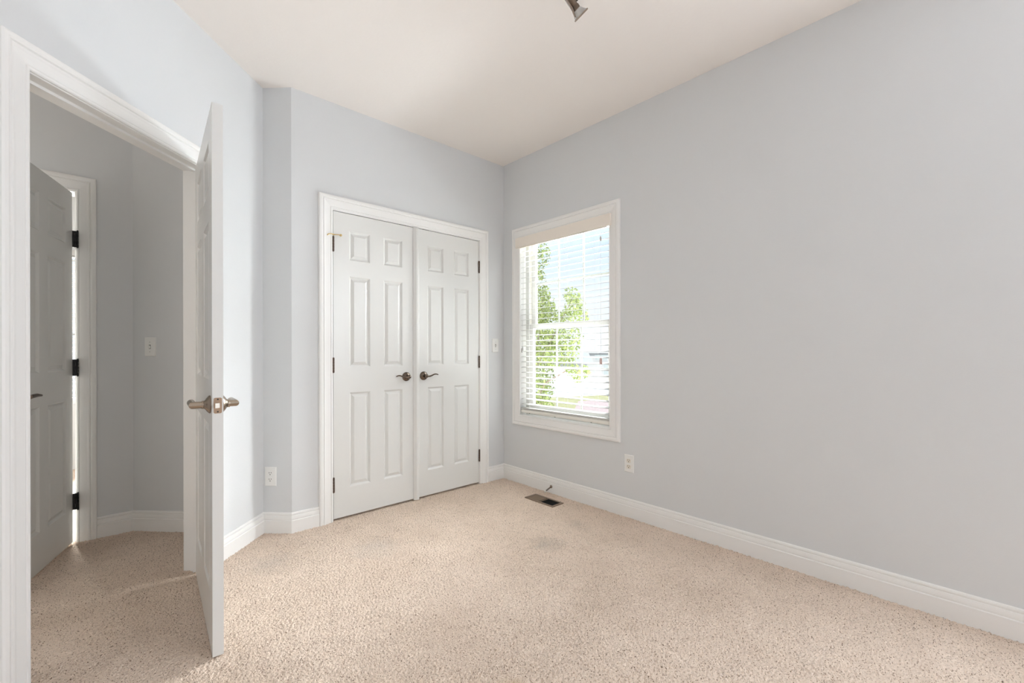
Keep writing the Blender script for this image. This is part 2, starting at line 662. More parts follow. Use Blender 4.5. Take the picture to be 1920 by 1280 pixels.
ls = A + E_ * (s0 - .0925)
ln = A + E_ * (s1 + .0925)
lend = A + E_ * 3.42
baseboards([(0, -4.8), (0, 0), (cx1 + .0925, 0)],
           [('right', 'long white baseboard along the right wall'), ('closet_right', 'short white baseboard in the far corner right of the closet')])
baseboards([(cx0 - .0925, 0), (-1.735, 0), tuple(A), tuple(ls)],
           [('closet_left', 'short white baseboard left of the closet casing'), ('return', 'white baseboard under the outlet on the narrow angled wall'),
            ('left', 'white baseboard on the bright left wall behind the entry door')])
baseboards([tuple(ln), tuple(lend)], [('left_near', 'white baseboard on the left wall nearer than the doorway')])
baseboards([(-1.96, .225), (-2.45, .715), (hx1 + .0925, .715)],
           [('hall_right', 'shadowed baseboard under the hall light switch'), ('hall', 'shadowed baseboard beside the hall door casing')])


# ------------------------------------------------------------------ six-panel doors
def leaf_mesh(Wd, z0, z1, T, cols, rows):
    """moulded panel leaf: x 0..Wd, y 0..T, z z0..z1"""
    xs = sorted({0, Wd, *[c for p in cols for c in p]})
    zs = sorted({z0, z1, *[c for p in rows for c in p]})
    m = MB()
    loops = [(0, 0), (.003, .0020), (.011, .0105), (.0145, .0110), (.031, .0035), (.033, .0022)]
    for side in (0, 1):
        def pt(x, z, d):
            return (x, d if side == 0 else T - d, z)
        for i in range(len(xs) - 1):
            for j in range(len(zs) - 1):
                a, b, c, d = xs[i], xs[i + 1], zs[j], zs[j + 1]
                if (a, b) in cols and (c, d) in rows:
                    v = []
                    for s, dep in loops:
                        v += [pt(a + s, c + s, dep), pt(b - s, c + s, dep), pt(b - s, d - s, dep), pt(a + s, d - s, dep)]
                    f = []
                    for q in range(len(loops) - 1):
                        for w in range(4):
                            x = (w + 1) % 4
                            f.append((q * 4 + w, q * 4 + x, q * 4 + 4 + x, q * 4 + 4 + w))
                    q = (len(loops) - 1) * 4
                    f.append((q, q + 1, q + 2, q + 3))
                    m.add(v, f)
                else:
                    m.add([pt(a, c, 0), pt(b, c, 0), pt(b, d, 0), pt(a, d, 0)], [(0, 1, 2, 3)])
    m.add([(0, 0, z0), (0, T, z0), (0, T, z1), (0, 0, z1)], [(0, 1, 2, 3)])
    m.add([(Wd, 0, z0), (Wd, T, z0), (Wd, T, z1), (Wd, 0, z1)], [(0, 1, 2, 3)])
    m.add([(0, 0, z0), (Wd, 0, z0), (Wd, T, z0), (0, T, z0)], [(0, 1, 2, 3)])
    m.add([(0, 0, z1), (Wd, 0, z1), (Wd, T, z1), (0, T, z1)], [(0, 1, 2, 3)])
    # weld the seams
    idx, nv, remap = {}, [], []
    for p in m.v:
        key = tuple(round(c, 6) for c in p)
        if key not in idx:
            idx[key] = len(nv)
            nv.append(p)
        remap.append(idx[key])
    m.v = nv
    m.f = [tuple(remap[i] for i in q) for q in m.f]
    return m


ROWS = [(.206, .836), (1.005, 1.612), (1.719, 1.915)]


def hinge(parent, x, y, z, dirx, material='bronze', hgt=.094, r=.0068, name='hinge', plates=True):
    m = MB()
    for a, b in ((-.5, -.31), (-.30, -.105), (-.095, .095), (.105, .30), (.31, .5)):
        m.lathe([(r * .9, a * hgt), (r, a * hgt + .001), (r, b * hgt - .001), (r * .9, b * hgt)], Matrix.Translation((x, y, z)), n=14)
    m.lathe([(r * .55, -.53 * hgt), (r * .55, .53 * hgt)], Matrix.Translation((x, y, z)), n=10)
    m.lathe([(r * .8, .5 * hgt), (r * .9, .515 * hgt), (r * .5, .54 * hgt)], Matrix.Translation((x, y, z)), n=12)
    m.lathe([(r * .5, -.54 * hgt), (r * .9, -.515 * hgt), (r * .8, -.5 * hgt)], Matrix.Translation((x, y, z)), n=12)
    if plates:
        m.box(min(x, x + dirx * .003), max(x, x + dirx * .003), y, y + .03, z - hgt / 2, z + hgt / 2)
    return m.build(name, material, parent, smooth=40)


def wave_lever(parent, x, z, dirx, y=0.0):
    """round rose with a waved lever that points along dirx; the door face is y, the room is -y"""
    M = Matrix.Translation((x, y, z)) @ Matrix.Rotation(R(90), 4, 'X')
    hd = MB().lathe([(.033, 0), (.033, .004), (.031, .008), (.025, .0125), (.017, .0155), (.0125, .018), (.0115, .030), (.0125, .034)], M, n=32).build(
        'door_handle', 'dark_nickel', parent, smooth=35)
    pts, rad = [], []
    for i in range(19):
        u = i / 18
        X = x + dirx * (-.010 + u * .112)
        Z = z + .0025 - .0105 * math.sin(u * math.pi * 1.9) * (0.35 + .65 * u) * (1 if u < .52 else -0.0 + 1)
        Y = y - .044 + .010 * math.sin(u * math.pi) * .4
        pts.append((X, Y, Z))
        rad.append(.0082 * (1 - .55 * u) if u > .04 else .0075)
    m = MB().tube(pts, rad, n=12)
    m.lathe([(.0125, .032), (.0135, .037), (.0135, .050), (.010, .054), (.003, .0555)], M, n=20)
    m.build('lever', 'dark_nickel', hd, smooth=50)
    return hd


def closet_door(name, label, x_hinge, flip):
    Wd, T, z0, z1 = .6005, .035, .016, 2.028
    cols = [(.107, .2525), (.3535, .4995)] if not flip else [(.101, .247), (.348, .4935)]
    t = thing(name, label, 'closet door', (x_hinge, 0, 0), 0, 'structure')
    if flip:
        cols = [(-b, -a) for a, b in cols][::-1]
        m = leaf_mesh(Wd, z0, z1, T, [(Wd + a, Wd + b) for a, b in cols], ROWS)
        m.v = [(x - Wd, y + .001, z) for x, y, z in m.v]
    else:
        m = leaf_mesh(Wd, z0, z1, T, cols, ROWS)
        m.v = [(x, y + .001, z) for x, y, z in m.v]
    m.build('door_leaf', 'door_paint', t)
    d = -1 if flip else 1
    for z in (1.812, 1.021, .239):
        hinge(t, -.002 * d, -.0055, z, d)
    wave_lever(t, d * .529, .925, -d, .001)
    xb = d * .505
    MB().box(xb - .028, xb + .028, .004, .030, z1, z1 + .0035).build('catch_plate', 'bronze', t)
    return t


dl = closet_door('door_2', 'left leaf of the white closet double doors, with the brass stop on its hinge', cx0 + .003, False)
MB().prism([(.5860, -.0005), (.5860, -.0030), (.5890, -.0050), (.6045, -.0175), (.6070, -.0185), (.6220, -.0185), (.6265, -.0160), (.6265, -.0005)], .007, 2.031).build('astragal', 'door_paint', dl)
dr = closet_door('door_3', 'right leaf of the white closet double doors, next to the corner', cx1 - .003, True)

# brass hinge-pin door stop on the upper left closet hinge
t = thing('hinge_pin_stop', 'small brass door stop on the upper hinge of the left closet leaf', 'door stop', (cx0 + .001, -.0055, 1.868))
MB().lathe([(.0085, 0), (.0085, .005), (.006, .008), (.002, .0095)], n=16).build('collar', 'brass', t, smooth=40)
MB().tube([(0, -.004, .003), (.014, -.010, .004), (.030, -.011, .005), (.043, -.009, .005)], .0028, n=8).build('arm', 'brass', t, smooth=50)
MB().lathe([(.0055, -.004), (.0075, -.002), (.0075, .004), (.004, .006)], Mx('X', 90, (.046, -.008, .005)), n=14).build('bumper', 'brass', t, smooth=40)
MB().tube([(0, -.004, .003), (-.012, -.012, .004), (-.028, -.014, .002), (-.038, -.011, -.003), (-.041, -.009, -.010)], [.003, .003, .003, .0034, .003], n=8).build(
    'hook', 'brass', t, smooth=50)

# entry door, open into the room; local x from hinge to free edge, y=0 is the hall face
ENT_W, ENT_T = .7745, .0345
t = thing('door_1', 'white panelled entry door standing open, edge with latch towards the camera', 'door', (-2.2466, -.228, 0), 266.5, 'structure')
leaf_mesh(ENT_W, .006, 2.016, ENT_T, [(.112, .332), (.4425, .6625)], ROWS).build('door_leaf', 'door_paint', t)
for z in (1.812, 1.021, .239):
    hinge(t, -.004, ENT_T + .005, z, 1, plates=False)
LZ = .9165


def straight_lever(parent, side):
    """round rose, neck and a mitred straight lever that turns back towards the hinge; side -1 hall face, +1 room face"""
    yb = 0 if side < 0 else ENT_T
    M = Matrix.Translation((ENT_W - .060, yb, LZ)) @ Matrix.Rotation(R(90 if side < 0 else -90), 4, 'X')
    hd = MB().lathe([(.0335, 0), (.0335, .0035), (.032, .0055), (.0235, .0125), (.0165, .0165), (.0150, .0190), (.0142, .0215)], M, n=32).build(
        'door_handle', 'nickel', parent, smooth=35)
    MB().lathe([(.0146, .0205), (.0152, .0215), (.0152, .0255), (.0146, .0265)], M, n=24).build('ring', 'nickel_light', hd, smooth=40)
    # tube with a mitred corner
    n, r, reach, ln_ = 24, .0128, (.053 if side < 0 else .043), .105
    v, f = [], []
    for k in range(3):
        for i in range(n):
            a = 2 * math.pi * i / n
            cx, cz = r * math.cos(a), r * math.sin(a)
            if k == 0:
                p = (cx, side * .024, cz)
            elif k == 1:
                p = (cx, side * (reach + cx), cz)          # mitre plane
            else:
                p = (-ln_, side * (reach + cx), cz)
            v.append((p[0] + ENT_W - .060, p[1] + yb, p[2] + LZ))
    for k in range(2):
        for i in range(n):
            j = (i + 1) % n
            f.append((k * n + i, k * n + j, (k + 1) * n + j, (k + 1) * n + i))
    f += [tuple(range(n)), tuple(2 * n + i for i in range(n))]
    MB().add(v, f).build('lever', 'nickel_light', hd, smooth=40)


straight_lever(t, -1)
straight_lever(t, 1)
pl = MB()
yc = ENT_T / 2
pp = []
for cx, cz, a0 in ((.0075, .0235, 0), (-.0075, .0235, 90), (-.0075, -.0235, 180), (.0075, -.0235, 270)):
    for q in range(5):
        a = R(a0 + q * 22.5)
        pp.append((yc + cx + .005 * math.cos(a), LZ + cz + .005 * math.sin(a)))
n = len(pp)
pl.add([(ENT_W + .0002, y, z) for y, z in pp] + [(ENT_W + .0018, y, z) for y, z in pp],
       [tuple(range(n)), tuple(range(n, 2 * n))] + [(i, (i + 1) % n, n + (i + 1) % n, n + i) for i in range(n)])
lp = pl.build('latch_plate', 'latch_plate', t)
bo = MB()
bo.add([(ENT_W + .001, yc - .0085, LZ - .0085), (ENT_W + .001, yc + .0075, LZ - .0085), (ENT_W + .011, yc - .0085, LZ - .0085),
        (ENT_W + .001, yc - .0085, LZ + .0085), (ENT_W + .001, yc + .0075, LZ + .0085), (ENT_W + .011, yc - .0085, LZ + .0085)],
       [(0, 1, 2), (3, 5, 4), (0, 2, 5, 3), (0, 3, 4, 1), (1, 4, 5, 2)])
bo.build('latch_bolt', 'bolt_white', lp)
for dz in (-.0225, .0225):
    MB().lathe([(.0028, 0), (.0028, .0007), (.001, .0008)], Mx('Y', 90, (ENT_W + .0017, yc, LZ + dz)), n=12).build('screw', 'slot_dark', lp)

# hall door, half open into the hall; hall face at local y = T
d74 = 254.2
ux, uy = math.cos(R(d74)), math.sin(R(d74))
vx, vy = -uy, ux
HT = .035
t = thing('door_4', 'half open white panelled door seen in the dim hall, with black hinges', 'door', (-2.7165 - vx * HT, .690 - vy * HT, 0), d74, 'structure')
leaf_mesh(.675, .012, 2.030, HT, [(.085, .293), (.382, .590)], ROWS).build('door_leaf', 'door_paint', t)
M = Matrix.Translation((.615, HT, .905)) @ Matrix.Rotation(R(-90), 4, 'X')
hd = MB().lathe([(.032, 0), (.032, .004), (.022, .012), (.012, .016), (.011, .045)], M, n=24).build('door_handle', 'bronze', t, smooth=35)
MB().tube([(.615, HT + .052, .905), (.56, HT + .055, .908), (.51, HT + .053, .903)], [.011, .009, .006], n=10).build('lever', 'bronze', hd, smooth=50)
for z in (1.765, 1.020, .245):
    # everything of the hinge is laid out in room axes and brought into the leaf's frame
    Mj = Matrix.Rotation(R(-d74), 4, 'Z') @ Matrix.Translation((-t.location.x, -t.location.y, 0))
    pin = Mj @ Vector((-2.6945, .6865, z))
    hg = hinge(t, pin.x, pin.y, z, 1, 'black_metal', hgt=.096, r=.0048, plates=False)
    # slotted plate that bridges the gap between the leaf edge and the jamb
    m = MB()
    xa, xb, xm = -2.7165, -2.6945, -2.7068
    m.box(xa, xm - .0018, .688, .691, z - .047, z + .047, Mj)
    m.box(xm + .0018, xb, .688, .691, z - .047, z + .047, Mj)
    for za, zb in ((-.047, -.034), (-.012, .012), (.034, .047)):
        m.box(xm - .0018, xm + .0018, .688, .691, z + za, z + zb, Mj)
    m.build('hinge_plate', 'black_metal', hg)
    MB().box(-2.7092, -2.7068, .692, .735, z - .047, z + .047, Mj).build('jamb_plate', 'black_metal', hg)

# ------------------------------------------------------------------ window in the right wall (local x = -world y, local y = world x)
m = MB()
m.box(wx0 - .018, wx0, 0, .14, wz0 - .018, wz1 + .018, F_right)
m.box(wx1, wx1 + .018, 0, .14, wz0 - .018, wz1 + .018, F_right)
m.box(wx0, wx1, 0, .14, wz1, wz1 + .018, F_right)
m.box(wx0, wx1, 0, .14, wz0 - .018, wz0, F_right)
r = -.0045
ring = [(wx0 - r, wz0 - r), (wx0 - r, wz1 + r), (wx1 + r, wz1 + r), (wx1 + r, wz0 - r)]
ring = [(wx0 + .005, wz0 + .005), (wx0 + .005, wz1 - .005), (wx1 - .005, wz1 - .005), (wx1 - .005, wz0 + .005)]
sweep(m, ring, CASING, closed=True, to3=lambda a, b, w: F_right @ Vector((a, -w, b)))
struct('trim_4', m, 'trim_paint', 'white moulded picture frame casing around the window', 'window casing')

win = thing('window_1', 'white double hung window with grid bars in the right wall', 'window', (0, 0, 0), -90, 'structure')
m = MB()
fw = .030
for x0, x1, z0, z1 in ((wx0, wx0 + fw, wz0, wz1), (wx1 - fw, wx1, wz0, wz1), (wx0 + fw, wx1 - fw, wz0, wz0 + .035), (wx0 + fw, wx1 - fw, wz1 - .014, wz1)):
    m.box(x0, x1, .070, .139, z0, z1)
m.box(wx0 + fw, wx0 + fw + .008, .070, .080, wz0, wz1)
m.box(wx1 - fw - .008, wx1 - fw, .070, .080, wz0, wz1)
m.build('window_frame', 'vinyl', win, bevel=.0015)
MB().box(wx0 + fw, wx0 + fw + .003, .081, .105, 1.31, wz1 - fw).box(wx1 - fw - .003, wx1 - fw, .081, .105, 1.31, wz1 - fw).build('sash_track', 'track_vinyl', win)


def sash(name, y, z0, z1, rail_b, rail_t):
    a, b, st = wx0 + fw + .002, wx1 - fw - .002, .044
    m = MB()
    m.box(a, a + st, y, y + .026, z0, z1)
    m.box(b - st, b, y, y + .026, z0, z1)
    m.box(a + st, b - st, y, y + .026, z0, z0 + rail_b)
    m.box(a + st, b - st, y, y + .026, z1 - rail_t, z1)
    s = m.build(name, 'vinyl', win, bevel=.002)
    g0, g1, h0, h1 = a + st, b - st, z0 + rail_b, z1 - rail_t
    m = MB()
    for q in (1, 2):
        x = g0 + (g1 - g0) * q / 3
        m.box(x - .008, x + .008, y + .0105, y + .0155, h0, h1)
    zm = (h0 + h1) / 2
    for q in range(3):
        xa, xb = g0 + (g1 - g0) * q / 3 + (.008 if q else 0), g0 + (g1 - g0) * (q + 1) / 3 - (.008 if q < 2 else 0)
        m.box(xa, xb, y + .0105, y + .0155, zm - .008, zm + .008)
    m.build('grid_bars', 'vinyl', s)
    MB().box(g0, g1, y + .0095, y + .010, h0, h1).build('pane', 'window_glass', s)


sash('lower_sash', .081, wz0 + .036, 1.338, .050, .040)
sash('upper_sash', .109, 1.300, wz1 - .015, .038, .032)
lk = MB().box(.64, .69, .070, .081, 1.338, 1.346).build('sash_lock', 'vinyl', win)

# window seen through the gap of the hall door
win2 = thing('window_2', 'bright window glimpsed through the gap beside the hall door', 'window', (-2.75, 3.0, 0), 0, 'structure')
m = MB()
for x0, x1, z0, z1 in ((-.40, -.35, .62, 2.06), (.35, .40, .62, 2.06), (-.35, .35, .62, .67), (-.35, .35, 2.01, 2.06), (-.35, .35, 1.30, 1.35)):
    m.box(x0, x1, .03, .09, z0, z1)
m.build('window_frame', 'vinyl', win2)
MB().box(-.35, .35, .058, .062, .67, 2.01).build('pane', 'window_glass', win2)
tb = thing('window_blind', 'white slatted blind glimpsed through the gap beside the hall door', 'window blind', (-2.75, 2.985, 0))
m = MB()
for i in range(34):
    z = .66 + i * .041
    m.box(-.39, .39, -.012, .012, z - .001, z + .001, Matrix.Translation((0, 0, z)) @ Matrix.Rotation(R(38), 4, 'X') @ Matrix.Translation((0, 0, -z)))
m.build('slat_panel', 'blind_slat', tb)
MB().box(-.40, .40, -.02, .014, 2.02, 2.07).build('head_rail', 'blind_slat', tb)

# ------------------------------------------------------------------ blind in the window
bl = thing('window_blind', 'white two inch slatted blind with cream valance, lowered over the window in the right wall', 'window blind', (0, 0, 0), -90)
m = MB()
m.box(.190, 1.140, -.034, -.026, 1.972, 2.056)
m.box(.190, .197, -.026, -.0205, 1.972, 2.056)
m.box(1.133, 1.140, -.026, -.0205, 1.972, 2.056)
m.box(.2225, 1.1075, -.030, -.024, 1.966, 1.972)
m.build('valance', 'blind_valance', bl, bevel=.002)
MB().box(.220, 1.110, -.012, .045, 2.000, 2.055).build('head_rail', 'blind_rail', bl, bevel=.002)
sl = MB()
tilt = R(11.0)
NS, Z0, PT = 30, .668, .0440
for i in range(NS):
    z = Z0 + i * PT
    pr = []
    for q in range(7):
        u = q / 6 * 2 - 1
        pr.append((.020 + u * .018, .0010 * (1 - u * u)))
    poly = [(y, d + .0011) for y, d in pr] + [(y, d - .0011) for y, d in reversed(pr)]
    rows = []
    for x in (.2215, 1.1085):
        for y, d in poly:
            yy, dd = y - .020, d
            rows.append((x, .020 + yy * math.cos(tilt) - dd * math.sin(tilt), z + yy * math.sin(tilt) + dd * math.cos(tilt)))
    n = len(poly)
    sl.add(rows, [(a, (a + 1) % n, n + (a + 1) % n, n + a) for a in range(n)] + [tuple(range(n - 1, -1, -1)), tuple(range(n, 2 * n))])
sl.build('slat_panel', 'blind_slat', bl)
m = MB().box(.2215, 1.1085, -.002, .042, .594, .622)
m.build('bottom_rail', 'blind_rail', bl, bevel=.009)
m = MB()
for i in range(3):
    m.box(.2215, 1.1085, .002, .038, .6235 + i * .0045, .6272 + i * .0045)
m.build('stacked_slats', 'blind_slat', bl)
m = MB()
for x in (.395, .70, .985):
    for y in (.0008, .0392):
        m.tube([(x, y, .61), (x, y, 2.0)], .0005, n=5)
m.build('ladder_cord', 'cord_white', bl)
for x in (.60, .95, .32):
    MB().lathe([(.0055, 0), (.0055, .004)], Matrix.Translation((x, .004, .5925)), n=12).build('cord_button', 'slot_dark', bl)
pc = MB().tube([(1.047, -.014, 2.0), (1.047, -.014, 1.5), (1.047, -.0135, 1.06)], .0009, n=6).build('pull_cord', 'cord_white', bl)
MB().lathe([(.0035, 0), (.0085, -.008), (.0095, -.036), (.0095, -.044), (.006, -.045)], Matrix.Translation((1.047, -.0135, 1.062)), n=16).build('tassel', 'tassel_pink', pc, smooth=40)
MB().lathe([(.004, 0), (.006, -.006), (.0065, -.030), (.004, -.033)], Matrix.Translation((1.048, -.0145, 1.915)), n=14).build('cord_condenser', 'tassel_grey', pc, smooth=40)
tcord = MB().tube([(.262, -.014, 2.0), (.259, -.014, 1.5), (.250, -.0135, 1.135)], .0009, n=6).tube([(.272, -.014, 2.0), (.266, -.014, 1.5), (.259, -.0135, 1.15)], .0009, n=6).build(
    'tilt_cord', 'cord_white', bl)
MB().lathe([(.003, 0), (.0075, -.008), (.0085, -.038), (.005, -.040)], Matrix.Translation((.250, -.0135, 1.137)), n=16).lathe(
    [(.003, 0), (.0075, -.008), (.0085, -.038), (.005, -.040)], Matrix.Translation((.260, -.0135, 1.152)), n=16).build('tassel', 'tassel_grey', tcord, smooth=40)


# ------------------------------------------------------------------ outlets and switches (local -y faces the room)
def plate_mesh(w, h, t=.006, c=.004):
    m = MB()
    m.add([(-w / 2, 0, -h / 2), (w / 2, 0, -h / 2), (w / 2, 0, h / 2), (-w / 2, 0, h / 2),
           (-w / 2, -t * .35, -h / 2), (w / 2, -t * .35, -h / 2), (w / 2, -t * .35, h / 2), (-w / 2, -t * .35, h / 2),
           (-w / 2 + c, -t, -h / 2 + c), (w / 2 - c, -t, -h / 2 + c), (w / 2 - c, -t, h / 2 - c), (-w / 2 + c, -t, h / 2 - c)],
          [(3, 2, 1, 0), (0, 1, 5, 4), (1, 2, 6, 5), (2, 3, 7, 6), (3, 0, 4, 7), (4, 5, 9, 8), (5, 6, 10, 9), (6, 7, 11, 10), (7, 4, 8, 11), (8, 9, 10, 11)])
    return m


def outlet(label, loc, rz, face):
    t = thing('wall_outlet', label, 'outlet', loc, rz)
    plate_mesh(.072, .117).build('cover_plate', 'plate_white', t)
    for dz in (.0195, -.0195):
        pts = []
        for i in range(28):
            a = 2 * math.pi * i / 28
            x, z = .0172 * math.cos(a), max(-.0135, min(.0135, .0172 * math.sin(a)))
            pts.append((x, z))
        n = len(pts)
        m = MB().add([(x, -.0055, z + dz) for x, z in pts] + [(x, -.0078, z + dz) for x, z in pts],
                     [tuple(range(n)), tuple(range(n, 2 * n))] + [(i, (i + 1) % n, n + (i + 1) % n, n + i) for i in range(n)])
        rc = m.build('receptacle', face, t)
        s = MB()
        s.box(-.0075, -.0050, -.0083, -.0078, dz + .0005, dz + .0085)
        s.box(.0050, .0075, -.0083, -.0078, dz + .0015, dz + .0085)
        s.lathe([(.0028, 0), (.0028, .0005)], Mx('X', 90, (0, -.0078, dz - .0065)), n=12)
        s.build('slots', 'slot_dark', rc)
    MB().lathe([(.003, 0), (.003, .0008), (.0012, .0012)], Mx('X', 90, (0, -.006, 0)), n=12).build('screw', 'plate_white', t)
    return t


outlet('white outlet low on the narrow angled wall behind the entry door', (-1.8285, .0935, .344), -45, 'plate_white')
outlet('white outlet with ivory sockets low on the right wall beside the window', (0, -1.266, .358), -90, 'plate_ivory')


def switch(label, loc, rz):
    t = thing('light_switch', label, 'light switch', loc, rz)
    plate_mesh(.072, .117).build('cover_plate', 'plate_white', t)
    MB().box(-.0058, .0058, -.0064, -.0058, -.0125, .0125).build('toggle_slot', 'slot_dark', t)
    MB().add([(-.0048, -.0064, -.0105), (.0048, -.0064, -.0105), (.0048, -.0064, .0075), (-.0048, -.0064, .0075),
              (-.0040, -.0200, .0030), (.0040, -.0200, .0030), (.0040, -.0190, .0105), (-.0040, -.0190, .0105)],
             [(0, 1, 2, 3), (4, 7, 6, 5), (0, 4, 5, 1), (1, 5, 6, 2), (2, 6, 7, 3), (3, 7, 4, 0)]).build('toggle', 'plate_white', t)
    for dz in (.030, -.030):
        MB().lathe([(.0030, 0), (.0030, .0008), (.0012, .0012)], Mx('X', 90, (0, -.006, dz)), n=12).build('screw', 'tassel_grey', t)
    return t


switch('white light switch on the closet wall between door casing and corner', (-.0965, 0, 1.157), 0)
switch('shadowed light switch on the hall wall seen through the doorway', (-2.369, .634, 1.141), -45)

# ------------------------------------------------------------------ floor register
t = thing('floor_vent', 'brown metal floor register set in the carpet near the window', 'floor vent', (-.174, -.646, 0), 90)
hw, hh = .1425, .0600
m = MB()
m.box(-hw, hw, -hh, -hh + .014, -.004, .0026)
m.box(-hw, hw, hh - .014, hh, -.004, .0026)
m.box(-hw, -hw + .018, -hh + .014, hh - .014, -.004, .0026)
m.box(hw - .018, hw, -hh + .014, hh - .014, -.004, .0026)
m.box(-.004, .004, -hh + .014, hh - .014, -.004, .0024)
m.build('vent_frame', 'vent_metal', t, bevel=.0008)
MB().box(-hw + .018, hw - .018, -hh + .014, hh - .014, -.0065, -.0035).build('duct_opening', 'duct_dark', t)
m = MB()
for k in range(9):                       # far half: louvres turned up
    x = .013 + k * .0122
    m.box(x, x + .009, -hh + .017, hh - .017, -.0005, .0010, Matrix.Translation((x, 0, 0)) @ Matrix.Rotation(R(-12), 4, 'Y') @ Matrix.Translation((-x, 0, 0)))
m.build('louvre', 'vent_lever', t)
m = MB()
for k in range(8):                       # near half: louvres open
    x = -.112 + k * .0135
    m.box(x, x + .0018, -hh + .017, hh - .017, -.0030, .0010)
m.build('louvre', 'duct_dark', t)

# ------------------------------------------------------------------ spring door stop on the right baseboard
t = thing('spring_door_stop', 'metal spring door stop sticking out of the right baseboard', 'door stop', (-.0160, -.577, .053), 90)
# local +y points into the room (world -x)
MB().lathe([(.012, 0), (.012, .003), (.007, .006), (.005, .010)], Mx('X', -90), n=18).build('base', 'spot_metal', t, smooth=40)
droop = Matrix.Rotation(R(-19), 4, 'X')
pts = [(.0045 * math.cos(i * .9), .006 + i * .00052, .0045 * math.sin(i * .9)) for i in range(120)]
MB().tube(pts, .0011, n=5, M=droop).build('spring', 'spot_dark', t, smooth=60)
MB().lathe([(.006, .066), (.0075, .068), (.0075, .076), (.005, .079)], droop @ Mx('X', -90), n=18).build('tip', 'rubber_white', t, smooth=40)

# ------------------------------------------------------------------ ceiling spotlight (the frame shows one lamp head)
t = thing('ceiling_spotlight', 'brushed metal ceiling spotlight head at the top edge of the view', 'ceiling light', (-1.10, -1.66, H))
MB().lathe([(.065, 0), (.065, -.016), (.058, -.024), (.012, -.026), (.012, -.030)], n=32).build('canopy', 'spot_metal', t, smooth=40)
c_, s_ = math.cos(R(42.612)), math.sin(R(42.612))


def cw(lat, dep, up):
    return Vector((lat * c_ + dep * s_, -lat * s_ + dep * c_, up))


ax = cw(.67, .38, -.64).normalized()
rim = Vector((-1.0635, -1.7005, 2.571)) - Vector(t.location) + ax * .004 + cw(.007, 0, 0)
Rm = ax.to_track_quat('Z', 'Y').to_matrix().to_4x4()


def at(d):
    return Matrix.Translation(rim + ax * d) @ Rm @ Matrix.Scale(.87, 4)


hd = MB().lathe([(.0150, -.105), (.0168, -.100), (.0168, -.064), (.0150, -.060), (.0150, -.052), (.0175, -.048), (.0175, -.033)], at(0), n=24).build('lamp_holder', 'spot_dark', t, smooth=35)
fl = MB().lathe([(.0165, -.034), (.0190, -.030), (.0230, -.022), (.0300, -.012), (.0365, -.004)], at(0), n=32, caps=False)
fl.lathe([(.0355, -.004), (.029, -.012), (.022, -.022), (.012, -.030), (.001, -.031)], at(0), n=32, caps=False)
fl.build('reflector', 'spot_reflector', t, smooth=60)
MB().lathe([(.0355, -.005), (.0395, -.005), (.0405, -.002), (.0405, .001), (.0385, .003), (.0345, .003), (.0335, -.001)], at(0), n=32).build('rim', 'spot_metal', t, smooth=40)
# bracket that carries the lamp on one side and a tightening knob
side = cw(-.70, 0, -.71).normalized()
sd = (side - ax * side.dot(ax)).normalized()
p0 = rim + ax * -.012 + sd * .0285
p1 = rim + ax * -.042 + sd * .0185
p2 = rim + ax * -.100 + sd * .0165
MB().tube([p0, p1, p2], [.0030, .0052, .0055], n=10).build('bracket', 'spot_metal', t, smooth=50)
kb = rim + ax * -.058 - sd * .016
MB().lathe([(.006, 0), (.008, .002), (.008, .008), (.005, .010)], Matrix.Translation(kb) @ (-sd).to_track_quat('Z', 'Y').to_matrix().to_4x4(), n=16).build('knob', 'spot_dark', t, smooth=40)
MB().tube([rim + ax * -.006 + sd * .033, rim + ax * -.034 + sd * .0235, rim + ax * -.100 + sd * .0225], [.0012, .0016, .0016], n=8).build('support_wire', 'spot_reflector', t, smooth=50)
MB().tube([p2, rim + ax * -.115 + Vector((0, 0, .01)), Vector((0, 0, -.075)), Vector((0, 0, -.028))], [.006, .006, .0065, .0065], n=10).build('stem', 'spot_metal', t, smooth=50)

# ------------------------------------------------------------------ outside
G = -2.8
o = struct('ground_lawn', MB().box(.5, 80, -40, 90, G - .2, G), 'lawn', 'sunlit yellow green lawn outside below the window', 'lawn')
struct('ground_driveway', MB().prism([(24.5, 22.0), (60, 8), (60, 58), (27.5, 27.6)], G, G + .03), 'concrete', 'pale concrete drive and street beyond the lawn', 'driveway')

hs = thing('neighbour_house', 'pale grey house with grey shingle roof across the street', 'house', (38, 29.5, G), -47)
# local x along the street front, y away from the viewer
HX0, HX1, HY0, HY1, EZ = -8.0, 16, 0, 10, 3.8
MB().box(HX0, HX1, HY0, HY1, -.1, EZ).build('house_wall', 'siding', hs)
MB().add([(HX0 - .5, HY0 - .2, EZ), (HX1 + .5, HY0 - .2, EZ), (HX1 + .5, HY1 + .6, EZ), (HX0 - .5, HY1 + .6, EZ),
          (HX0 + 1.5, 5, EZ + 2.9), (HX1 - 1.5, 5, EZ + 2.9)],
         [(0, 1, 5, 4), (2, 3, 4, 5), (3, 0, 4), (1, 2, 5), (3, 2, 1, 0)]).build('roof', 'roof_shingle', hs)
MB().box(HX0 - .55, HX1 + .55, HY0 - .28, HY0 - .2, EZ - .22, EZ + .08).build('fascia', 'siding_trim', hs)
